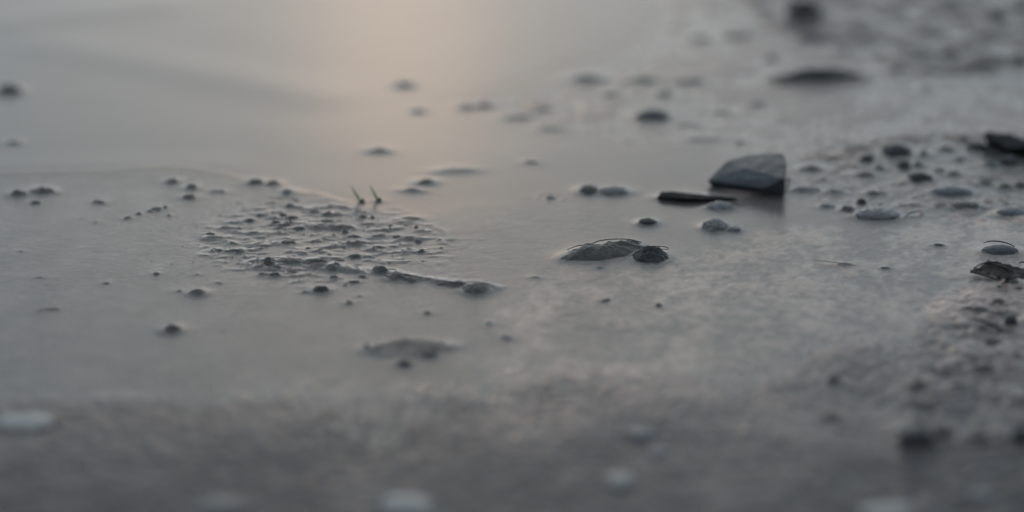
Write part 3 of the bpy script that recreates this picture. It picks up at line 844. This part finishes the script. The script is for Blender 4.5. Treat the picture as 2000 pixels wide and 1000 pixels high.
    ('mud_clod', 1946, 616, 36, 14, 'brown', 'reddish lump just right of the long purplish clod', C, None, {}),
    ('stone', 1974, 633, 26, 28, 'dark', 'dark purplish stone leaning on the end of the short stick', 'stone', None, dict(rough=.25)),
    ('mud_clod', 1936, 670, 36, 10, 'clod', 'low lump below the short stick', C, None, {}),
    ('mud_clod', 1985, 703, 22, 15, 'clod', 'small dark lump near the right edge below the short stick', C, None, {}),
    ('mud_clod', 1920, 727, 54, 18, 'clod', 'dark blurred lump with a small hump, nearer the right edge', C, 'blurred lumps at lower right', {}),
    ('mud_clod', 1842, 730, 48, 15, 'brown', 'purplish blurred lump left of the dark one with a small hump', C, 'blurred lumps at lower right', {}),
    ('mud_clod', 1800, 757, 56, 17, 'clod', 'wide dark blurred lump left below the purplish one', C, 'blurred lumps at lower right', {}),
    ('mud_clod', 1868, 763, 40, 14, 'clod', 'faint blurred lump right of the wide dark one', C, 'blurred lumps at lower right', {}),
    ('mud_clod', 1620, 816, 58, 13, 'clod', 'faint wide lump alone in the near mud, left of the black blurred stone', C, None, {}),
    ('mud_clod', 1628, 742, 30, 16, 'brown', 'small dim lump farther off, above the faint wide one', C, None, {}),
    ('stone', 1788, 868, 70, 50, 'dark', 'black blurred stone, the largest in the near right mud', 'stone', None, dict(rough=.2)),
    ('pebble', 1838, 848, 40, 20, 'brown', 'purple blurred pebble touching the right of the black blurred stone', PB, None, {}),
    ('mud_clod', 1906, 866, 76, 20, 'brown', 'long brown blurred clod right of the purple pebble', C, None, dict(tilt=-8)),
    ('stone', 1995, 862, 40, 34, 'dark', 'dark blurred stone cut by the right edge, level with the black one', 'stone', None, {}),
    # --- pale stones in the near blur
    ('pebble', 50, 822, 120, 40, 'pale', 'large whitish stone, blurred, at the lower left edge', PB, 'pale stones in the blurred foreground', dict(rough=.18, lift=0.0)),
    ('pebble', 792, 985, 104, 46, 'pale', 'whitish stone cut by the bottom edge, left of centre', PB, 'pale stones in the blurred foreground', dict(rough=.2, lift=0.0)),
    ('pebble', 1212, 938, 56, 42, 'pale', 'small oval whitish stone near the bottom centre', PB, 'pale stones in the blurred foreground', dict(rough=.15, lift=0.0)),
    ('pebble', 1252, 846, 56, 32, 'bluish', 'small pale bluish stone above the oval whitish one', PB, 'pale stones in the blurred foreground', dict(rough=.15, lift=0.0)),
    ('pebble', 1286, 884, 46, 22, 'bluish', 'faint bluish stone touching the near side of the small pale bluish one', PB, 'pale stones in the blurred foreground', dict(rough=.15, lift=0.0)),
    ('pebble', 430, 990, 110, 34, 'bluish', 'bluish stone cut by the bottom edge at left', PB, 'pale stones in the blurred foreground', dict(rough=.15, lift=0.0)),
    ('pebble', 1745, 1000, 130, 36, 'pale', 'whitish flat stone cut by the bottom edge at right', PB, 'pale stones in the blurred foreground', dict(rough=.15, lift=0.0)),
    ('pebble', 1914, 974, 50, 32, 'bluish', 'bluish white stone near the bottom right corner', PB, 'pale stones in the blurred foreground', dict(rough=.15, lift=0.0)),
]
for name, px, py, w, h, mat, label, cat, grp, opt in T:
    if grp == G_FAR:
        w, h = w * 1.25, h * 0.60
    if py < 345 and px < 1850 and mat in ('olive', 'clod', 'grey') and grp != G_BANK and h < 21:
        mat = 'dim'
    if grp in ('clods of the long dark crest', 'clods of the low ridge'):
        w, h = w * 1.1, h * 1.3
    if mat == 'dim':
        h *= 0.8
    if grp == G_BANK:
        if 'rough' in opt:
            opt['rough'] = 0.34
        w, h = w * 1.05, h * 1.12
    ob = (mound if name.startswith('mud_') or label.startswith('low wide') or (grp == G_BANK and mat in ('olive', 'brown', 'clod', 'grey')) else lump)(name, px, py, w, h, mat, label, cat, grp, **opt)
    if grp and grp.startswith('pale stones'):
        ob.scale.z = 0.45

# ------------------------------------------------------------------ threads, roots, film-edge reflections as tubes, stick, leaf
fibre('root_or_film_edge', [(1107, 488, 0.9), (1128, 480, 1.6), (1152, 477, 1.9), (1172, 470, 2.2), (1200, 467, 2.2), (1232, 468, 1.8), (1254, 473, 0.9)], 0.00012, M_fibre_edge,  # added tube imitating the dark reflection at the water film's edge
      'long thin tube for the dark film-edge reflection atop the long grey-green ridge', 'root thread')
fibre('root_or_film_edge', [(1247, 496, 0.8), (1262, 485, 1.8), (1284, 481, 2.2), (1302, 483, 1.6), (1304, 487, 1.0), (1286, 486, 1.4)], 0.00010, M_fibre_edge,
      'thin looped thread curling over the rugged blackish clod', 'root thread')
fibre('root_or_film_edge', [(509, 512, 0.8), (522, 505, 1.4), (540, 503.5, 1.5), (560, 504, 1.2)], 0.00009, M_fibre_edge,
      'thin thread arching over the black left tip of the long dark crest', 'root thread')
fibre('root_or_film_edge', [(604, 510, 1.0), (618, 509.5, 1.4), (632, 511, 1.3), (642, 514, 1.0)], 0.00009, M_fibre_edge,
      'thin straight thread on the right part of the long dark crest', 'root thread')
fibre('root_or_film_edge', [(748, 527, 0.7), (762, 526, 1.0), (774, 528, 0.9), (778, 533, 0.6), (812, 539, 0.7), (846, 545, 0.5), (858, 546, 0.3)], 0.00010, M_fibre_edge,  # dark reflection along the ridge rim, put in as a solid tube
      'tube for the film-edge reflection along the rim of the low ridge, hooked at left', 'root thread')
fibre('root_or_film_edge', [(856, 552, 0.5), (890, 553, 0.8), (925, 550, 1.0), (945, 552, 0.9), (962, 556, 0.3)], 0.00010, M_fibre_edge,  # rim reflection continued over the clod, also a modelled tube
      'tube for the film-edge reflection over the large rounded clod ending the low ridge', 'root thread')
fibre('root_or_film_edge', [(1921, 474, 0.9), (1936, 471, 1.5), (1955, 472, 1.7), (1970, 476, 1.4), (1982, 482, 0.7)], 0.00016, M_fibre_edge,  # stands in for the dark reflection in the dome's far meniscus
      'curved tube for the dark meniscus reflection behind the smooth blue-grey dome', 'root thread')
fibre('root_or_film_edge', [(70, 612, 0.1), (78, 605, 0.3), (95, 603, 0.3), (112, 603, 0.2)], 0.00009, M_fibre_edge,
      'short thin bent root lying on the smooth silt at left', 'root thread')
fibre('root_or_film_edge', [(1590, 508, 0.3), (1616, 511, 0.5), (1640, 514, 0.4), (1672, 519, 0.3)], 0.00007, M_fibre_edge,
      'faint fine thread lying on the right silt below the rounded pebble', 'root thread')
fibre('root_or_film_edge', [(1764, 428, 0.1), (1776, 417, 0.6), (1790, 413, 0.9), (1804, 411, 0.5)], 0.00013, M_fibre_edge,
      'curved brown thread at the right end of the broad pale wet stone', 'root thread')
fibre('root_or_film_edge', [(1990, 514, 0.6), (1996, 512, 0.8), (2012, 512, 0.6)], 0.00016, M_fibre_edge,
      'stub of a dark root entering at the right edge above the curled leaf', 'root thread')
fibre('stick', [(1903, 622, 1.0), (1922, 628, 1.3), (1942, 636, 1.2), (1960, 648, 0.6), (1972, 650, 0.2)], 0.00042, M_leaf,
      'short dark stick lying on the mud at the right, sloping to a dark stone', 'stick')

# curled leaf fragment at the right edge
leaf_root = bpy.data.objects.new('leaf_fragment', None)
COL.objects.link(leaf_root)
lc = at(1940, 535)
leaf_root.location = (lc.x, lc.y, 0)
tag(leaf_root, 'curled dark leaf fragment with a folded rim near the right edge', 'leaf')
corn = dict(a=(1894, 531, 0.9), b=(1956, 547, 1.1), c=(2030, 537, 1.2), d=(1930, 512, 2.6))
A, B, Cc, D = [at(*v[:2], v[2] * MM) - Vector((lc.x, lc.y, 0)) for v in (corn['a'], corn['b'], corn['c'], corn['d'])]
bm = bmesh.new()
NU, NV = 44, 26
top, bot = [], []
for i in range(NU + 1):
    u = i / NU
    r1, r2 = [], []
    for j in range(NV + 1):
        v = j / NV
        p = (A * (1 - u) + B * u) * (1 - v) + (D * (1 - u) + Cc * u) * v
        n = mnoise.fractal(Vector((p.x * 420, p.y * 300, 3.3)), 0.8, 2.0, 5)
        n2 = mnoise.ridged_multi_fractal(Vector((p.x * 260 + 5, p.y * 260, 1.3)), 0.9, 2.0, 3, 1.0, 2.0) - 1.0
        zl = p.z + 0.00050 * n + 0.0006 * n2 + 0.0005 * (abs(v - 0.5) * 2) ** 4 + 0.0004 * math.exp(-((u - 0.35) / 0.12) ** 2) * v
        e = 0.00025 * mnoise.noise(Vector((u * 9, v * 9, 2)))
        r1.append(bm.verts.new((p.x + e, p.y + e, zl)))
        r2.append(bm.verts.new((p.x + e, p.y + e, zl - 0.00016)))
    top.append(r1)
    bot.append(r2)
for i in range(NU):
    for j in range(NV):
        bm.faces.new((top[i][j], top[i + 1][j], top[i + 1][j + 1], top[i][j + 1]))
        bm.faces.new((bot[i][j + 1], bot[i + 1][j + 1], bot[i + 1][j], bot[i][j]))
for i in range(NU):
    bm.faces.new((top[i + 1][0], top[i][0], bot[i][0], bot[i + 1][0]))
    bm.faces.new((top[i][NV], top[i + 1][NV], bot[i + 1][NV], bot[i][NV]))
for j in range(NV):
    bm.faces.new((top[0][j], top[0][j + 1], bot[0][j + 1], bot[0][j]))
    bm.faces.new((top[NU][j + 1], top[NU][j], bot[NU][j], bot[NU][j + 1]))
from_bm('leaf_blade', bm, M_leaf, leaf_root)


def child_fibre(name, pts, rad, mat, parent):
    o = fibre(name, pts, rad, mat, None, None, None)
    o.parent = parent
    o.location = o.location - parent.location
    return o


child_fibre('folded_rim', [(1895, 531, 1.1), (1915, 535, 1.2), (1940, 543, 1.25), (1957, 547, 1.3)], 0.00030, M_leaf, leaf_root)
child_fibre('leaf_vein', [(1902, 524, 1.9), (1916, 516, 2.5), (1932, 512.5, 3.0), (1945, 517, 2.7), (1962, 523, 2.2), (1985, 532, 1.7), (2015, 536, 1.6)], 0.00022, M_leaf, leaf_root)
FOOT.append((lc.x, lc.y, 45 * mpp(535), 0.003, 0.0012, 0.6, 0.0, 0.0))

# two green shoots
def sprout(base, tip, label):
    b = at(*base)
    root = bpy.data.objects.new('sprout', None)
    COL.objects.link(root)
    root.location = (b.x, b.y, 0)
    tag(root, label, 'sprout', 'two green shoots')
    s = mpp(base[1])
    # rises in a vertical plane facing the viewer
    dx = (tip[0] - base[0]) * s
    dz = (base[1] - tip[1]) * s / math.cos(R(20.5))
    bm = bmesh.new()
    rings = []
    for i in range(13):
        t = i / 12
        u = t ** 1.15
        p = Vector((dx * u, 0.0006 * t, dz * t - 0.0006))
        wd = (0.00033 if t < .45 else 0.00033 * (1 - (t - .45) / .60)) * (0.75 + 0.5 * t if t < .5 else 1.0)
        th = wd * 0.38
        rings.append([bm.verts.new(p + Vector((wd * math.cos(q), th * math.sin(q), 0))) for q in [2 * math.pi * k / 10 for k in range(10)]])
    for i in range(12):
        for k in range(10):
            bm.faces.new((rings[i][k], rings[i][(k + 1) % 10], rings[i + 1][(k + 1) % 10], rings[i + 1][k]))
    bm.faces.new(rings[-1])
    from_bm('blade', bm, M_green, root)
    V, F = ico(3)
    me = bpy.data.meshes.new('seed_husk')
    me.from_pydata([(x * 0.00052 * (1 + .2 * mnoise.noise(Vector((x * 2, y * 2, z * 2)))) + 0.00025, y * 0.0006, z * 0.0007 + 0.0001) for x, y, z in V], [], F)
    me.polygons.foreach_set('use_smooth', [True] * len(F))
    link_mesh('seed_husk', me, M_husk, root)
    FOOT.append((b.x, b.y, 0.0007, 0.0006, 0.0006, 0.5, 0.0, 0.0))


sprout((706, 394), (684, 358), 'left one of two thin green shoots leaning left out of the water')
sprout((739, 392), (722, 357), 'right one of two thin green shoots leaning left out of the water')

# ------------------------------------------------------------------ the water and its menisci
# water level and its menisci
gw = 0.10 * fbm(GX, GY, 0.05, 2, 91) * (1 - sstep(0.7, 1.2, GY))
# slow low swells across the open pool
def swell(px0, py0, px1, py1, wid, amp):
    a, b = at(px0, py0), at(px1, py1)
    ex, ey = b.x - a.x, b.y - a.y
    L2 = ex * ex + ey * ey
    t = ((GX - a.x) * ex + (GY - a.y) * ey) / L2
    tt = np.clip(t, 0, 1)
    d2 = (GX - a.x - ex * tt) ** 2 + (GY - a.y - ey * tt) ** 2
    return amp * np.exp(-d2 / wid ** 2)


zw = gw + film_step * left_bank + swell(-200, 70, 300, 8, 0.012, 0.30) + swell(100, 85, 620, 185, 0.012, 0.26) + swell(-100, 330, 420, 322, 0.008, 0.12)
# the film follows the silt where it is only a skin
zw = zw + 0.72 * ridges + lumpy * 0.55 * (np.clip(lob + 0.02, 0, 1) * 1.5 - 0.12) + right * (0.10 * mid_n + 0.05 * fin_n + 0.03 * grit) + left_bank * (0.02 * grit + 0.02 * fin_n) + patch * 0.05 * fin_n + bank * 0.35 * (0.8 * mid_n + 0.5 * fin_n)
men = np.zeros(GX.shape)
for (cx, cy, rx, ry, rz, lift, ang, ring) in FOOT:
    ext = 0.0075
    rr = max(rx, ry)
    i0, i1 = np.searchsorted(XS, [cx - rr - ext, cx + rr + ext])
    j0, j1 = np.searchsorted(YS, [cy - rr - ext, cy + rr + ext])
    if i1 <= i0 or j1 <= j0:
        continue
    dx, dy = GX[j0:j1, i0:i1] - cx, GY[j0:j1, i0:i1] - cy
    ca, sa = math.cos(ang), math.sin(ang)
    lx, ly = dx * ca + dy * sa, -dx * sa + dy * ca
    q = np.sqrt((lx / rx) ** 2 + (ly / ry) ** 2) + 1e-9
    dist = (q - 1) * np.sqrt(lx ** 2 + ly ** 2) / q            # metres outside the footprint
    lam = min(0.0017, 0.0006 + 0.22 * rr)
    amp = min(0.30 * rz / MM, 0.45) * lift
    m = amp * np.exp(-np.maximum(dist, 0) / lam)
    men[j0:j1, i0:i1] = np.maximum(men[j0:j1, i0:i1], m)
    if ring:                             # pinned edge of the film round a barely covered lump
        rg_ = 0.065 * np.exp(-((dist - ring * MM) / 0.00030) ** 2) - 0.05 * sstep(ring * MM, ring * MM * 0.6, dist) * (dist > 0)
        men[j0:j1, i0:i1] += rg_
    # skirt of mud piled against the lump
    sk = (0.30 * rz / MM) * np.exp(-(np.maximum(dist, 0) / (0.45 * lam)) ** 2)
    z[j0:j1, i0:i1] += sk * 0.6
zw = zw + men
dry = np.maximum(farmud, 0) * 0.0
far_cut = sstep(0.85, 1.3, np.sqrt(GX ** 2 + GY ** 2))
zw = zw - far_cut * 0.6


def sheet(name, Z, mat, attr=None, attr_name='depth_mm'):
    me = bpy.data.meshes.new(name)
    n = NX * NY
    co = np.empty((n, 3), np.float32)
    co[:, 0], co[:, 1], co[:, 2] = GX.ravel(), GY.ravel(), (Z * MM).ravel()
    idx = np.arange(n, dtype=np.int32).reshape(NY, NX)
    quads = np.stack([idx[:-1, :-1], idx[:-1, 1:], idx[1:, 1:], idx[1:, :-1]], -1).reshape(-1, 4)
    nf = len(quads)
    me.vertices.add(n)
    me.vertices.foreach_set('co', co.ravel())
    me.loops.add(nf * 4)
    me.loops.foreach_set('vertex_index', quads.ravel())
    me.polygons.add(nf)
    me.polygons.foreach_set('loop_start', np.arange(0, nf * 4, 4, dtype=np.int32))
    me.polygons.foreach_set('use_smooth', np.ones(nf, bool))
    me.update(calc_edges=True)
    if attr is not None:
        a = me.attributes.new(attr_name, 'FLOAT', 'POINT')
        a.data.foreach_set('value', attr.ravel().astype(np.float32))
    o = link_mesh(name, me, mat)
    o['kind'] = 'structure'
    return o


sand = np.maximum(right * (1 - front) * (0.74 + 1.5 * mid_n + 1.2 * big_n + 1.3 * fin_n), 0.30 * shallow * (1 - left_bank) * (1 - front))
sand = sand + front * 0.07 * (0.6 + 3.0 * big_n + 2.0 * mid_n) + left_bank * (1 - front) * (1 - lumpy) * (0.09 + 0.15 * mid_n) + 0.18 * lumpy + 0.26 * upright * (1 - farmud) + 0.12 * farmud
sand = np.clip(sand, 0, 1) * (1 - 0.45 * rmound) * (1 - np.clip(1.8 * patch, 0, 1))
damp = np.clip(0.42 + 0.5 * left_bank + 0.2 * right + 0.12 * patch - 0.06 * front - 0.15 * farmud + 0.22 * upright - 0.05 * bank - 0.0 * rmound + 0.25 * big_n, 0.08, 1)
damp = damp * (1 - 0.95 * sstep(-0.02, 0.08, zw - z))          # silt under the film has no skin of its own
gob = sheet('ground', z, M_ground, sand, 'sand')
da = gob.data.attributes.new('damp', 'FLOAT', 'POINT')
da.data.foreach_set('value', damp.ravel().astype(np.float32))
sheet('water', zw, M_water, np.maximum(zw - z, 0))

# ------------------------------------------------------------------ light: hazy low sun behind thin cloud
SKY_STR, CLOUD_STR = 0.008, 0.95
CLOUD_A, CLOUD_B = (0.70, 0.87, 1.0), (0.85, 0.935, 1.0)
SUN_E, SUN_ANG = 0.0135, 4.6
HALO, HALO_N = 1.0, 70
SUN_EL, SUN_AZ = 18.2, -2.8          # azimuth measured from +Y, positive to the right
W = bpy.data.worlds.new('World')
S.world = W
W.use_nodes = True
nt = W.node_tree
for n in list(nt.nodes):
    nt.nodes.remove(n)
wo = nt.nodes.new('ShaderNodeOutputWorld')
bg = nt.nodes.new('ShaderNodeBackground')
sky = nt.nodes.new('ShaderNodeTexSky')
sky.sky_type = 'NISHITA'
sky.sun_disc = False
sky.sun_elevation = R(SUN_EL)
sky.sun_rotation = R(SUN_AZ)
sky.dust_density = 0.6
sky.air_density = 1.0
hs = nt.nodes.new('ShaderNodeHueSaturation')
hs.inputs['Saturation'].default_value = 0.5
nt.links.new(sky.outputs[0], hs.inputs['Color'])
nt.links.new(hs.outputs[0], bg.inputs['Color'])
bg.inputs['Strength'].default_value = SKY_STR
# an even layer of thin cloud with slow streaks in it
tc = nt.nodes.new('ShaderNodeTexCoord')
mp = nt.nodes.new('ShaderNodeMapping')
mp.inputs['Scale'].default_value = (1.6, 1.6, 5.0)
nt.links.new(tc.outputs['Generated'], mp.inputs['Vector'])
cl = nd(nt, 'ShaderNodeTexNoise', Scale=2.2, Detail=4.0, Roughness=0.5)
nt.links.new(mp.outputs[0], cl.inputs['Vector'])
cr = ramp(nt, cl.outputs['Fac'], [(0.3, CLOUD_A), (0.7, CLOUD_B)])
bg2 = nt.nodes.new('ShaderNodeBackground')
# the cloud is brightest towards the hidden sun and dimmer overhead and behind
dt = nt.nodes.new('ShaderNodeVectorMath')
dt.operation = 'DOT_PRODUCT'
nt.links.new(tc.outputs['Generated'], dt.inputs[0])
dt.inputs[1].default_value = (math.sin(R(SUN_AZ)) * math.cos(R(SUN_EL)), math.cos(R(SUN_AZ)) * math.cos(R(SUN_EL)), math.sin(R(SUN_EL)))
mr = nt.nodes.new('ShaderNodeMapRange')
mr.inputs['From Min'].default_value = -0.3
mr.inputs['From Max'].default_value = 1.0
mr.inputs['To Min'].default_value = 0.42 * CLOUD_STR
mr.inputs['To Max'].default_value = CLOUD_STR
nt.links.new(dt.outputs['Value'], mr.inputs['Value'])
nt.links.new(mr.outputs[0], bg2.inputs['Strength'])
nt.links.new(cr.outputs[0], bg2.inputs['Color'])
ad = nt.nodes.new('ShaderNodeAddShader')
nt.links.new(bg.outputs[0], ad.inputs[0])
nt.links.new(bg2.outputs[0], ad.inputs[1])
# soft warm aureole where the sun stands behind the haze
pw = nt.nodes.new('ShaderNodeMath')
pw.operation = 'POWER'
pw.use_clamp = True
nt.links.new(dt.outputs['Value'], pw.inputs[0])
pw.inputs[1].default_value = HALO_N
ms = nt.nodes.new('ShaderNodeMath')
ms.operation = 'MULTIPLY'
nt.links.new(pw.outputs[0], ms.inputs[0])
ms.inputs[1].default_value = HALO
bg3 = nt.nodes.new('ShaderNodeBackground')
bg3.inputs['Color'].default_value = (1.0, 0.73, 0.47, 1)
nt.links.new(ms.outputs[0], bg3.inputs['Strength'])
ad2 = nt.nodes.new('ShaderNodeAddShader')
nt.links.new(ad.outputs[0], ad2.inputs[0])
nt.links.new(bg3.outputs[0], ad2.inputs[1])
nt.links.new(ad2.outputs[0], wo.inputs['Surface'])

sd = bpy.data.lights.new('sun', 'SUN')
sd.energy = SUN_E
sd.angle = R(SUN_ANG)
sd.color = (1.0, 0.62, 0.35)
so = bpy.data.objects.new('sun', sd)
COL.objects.link(so)
dirv = Vector((math.sin(R(SUN_AZ)) * math.cos(R(SUN_EL)), math.cos(R(SUN_AZ)) * math.cos(R(SUN_EL)), math.sin(R(SUN_EL))))
so.rotation_euler = dirv.to_track_quat('Z', 'Y').to_euler()
so.location = (0, 2, 1)

vs = S.view_settings
vs.view_transform = 'Standard'
vs.look = 'None'
vs.exposure = 0.0
vs.gamma = 1.0
vs.use_curve_mapping = False
S.cycles.max_bounces = 6
S.cycles.transparent_max_bounces = 8
S.cycles.use_denoising = True
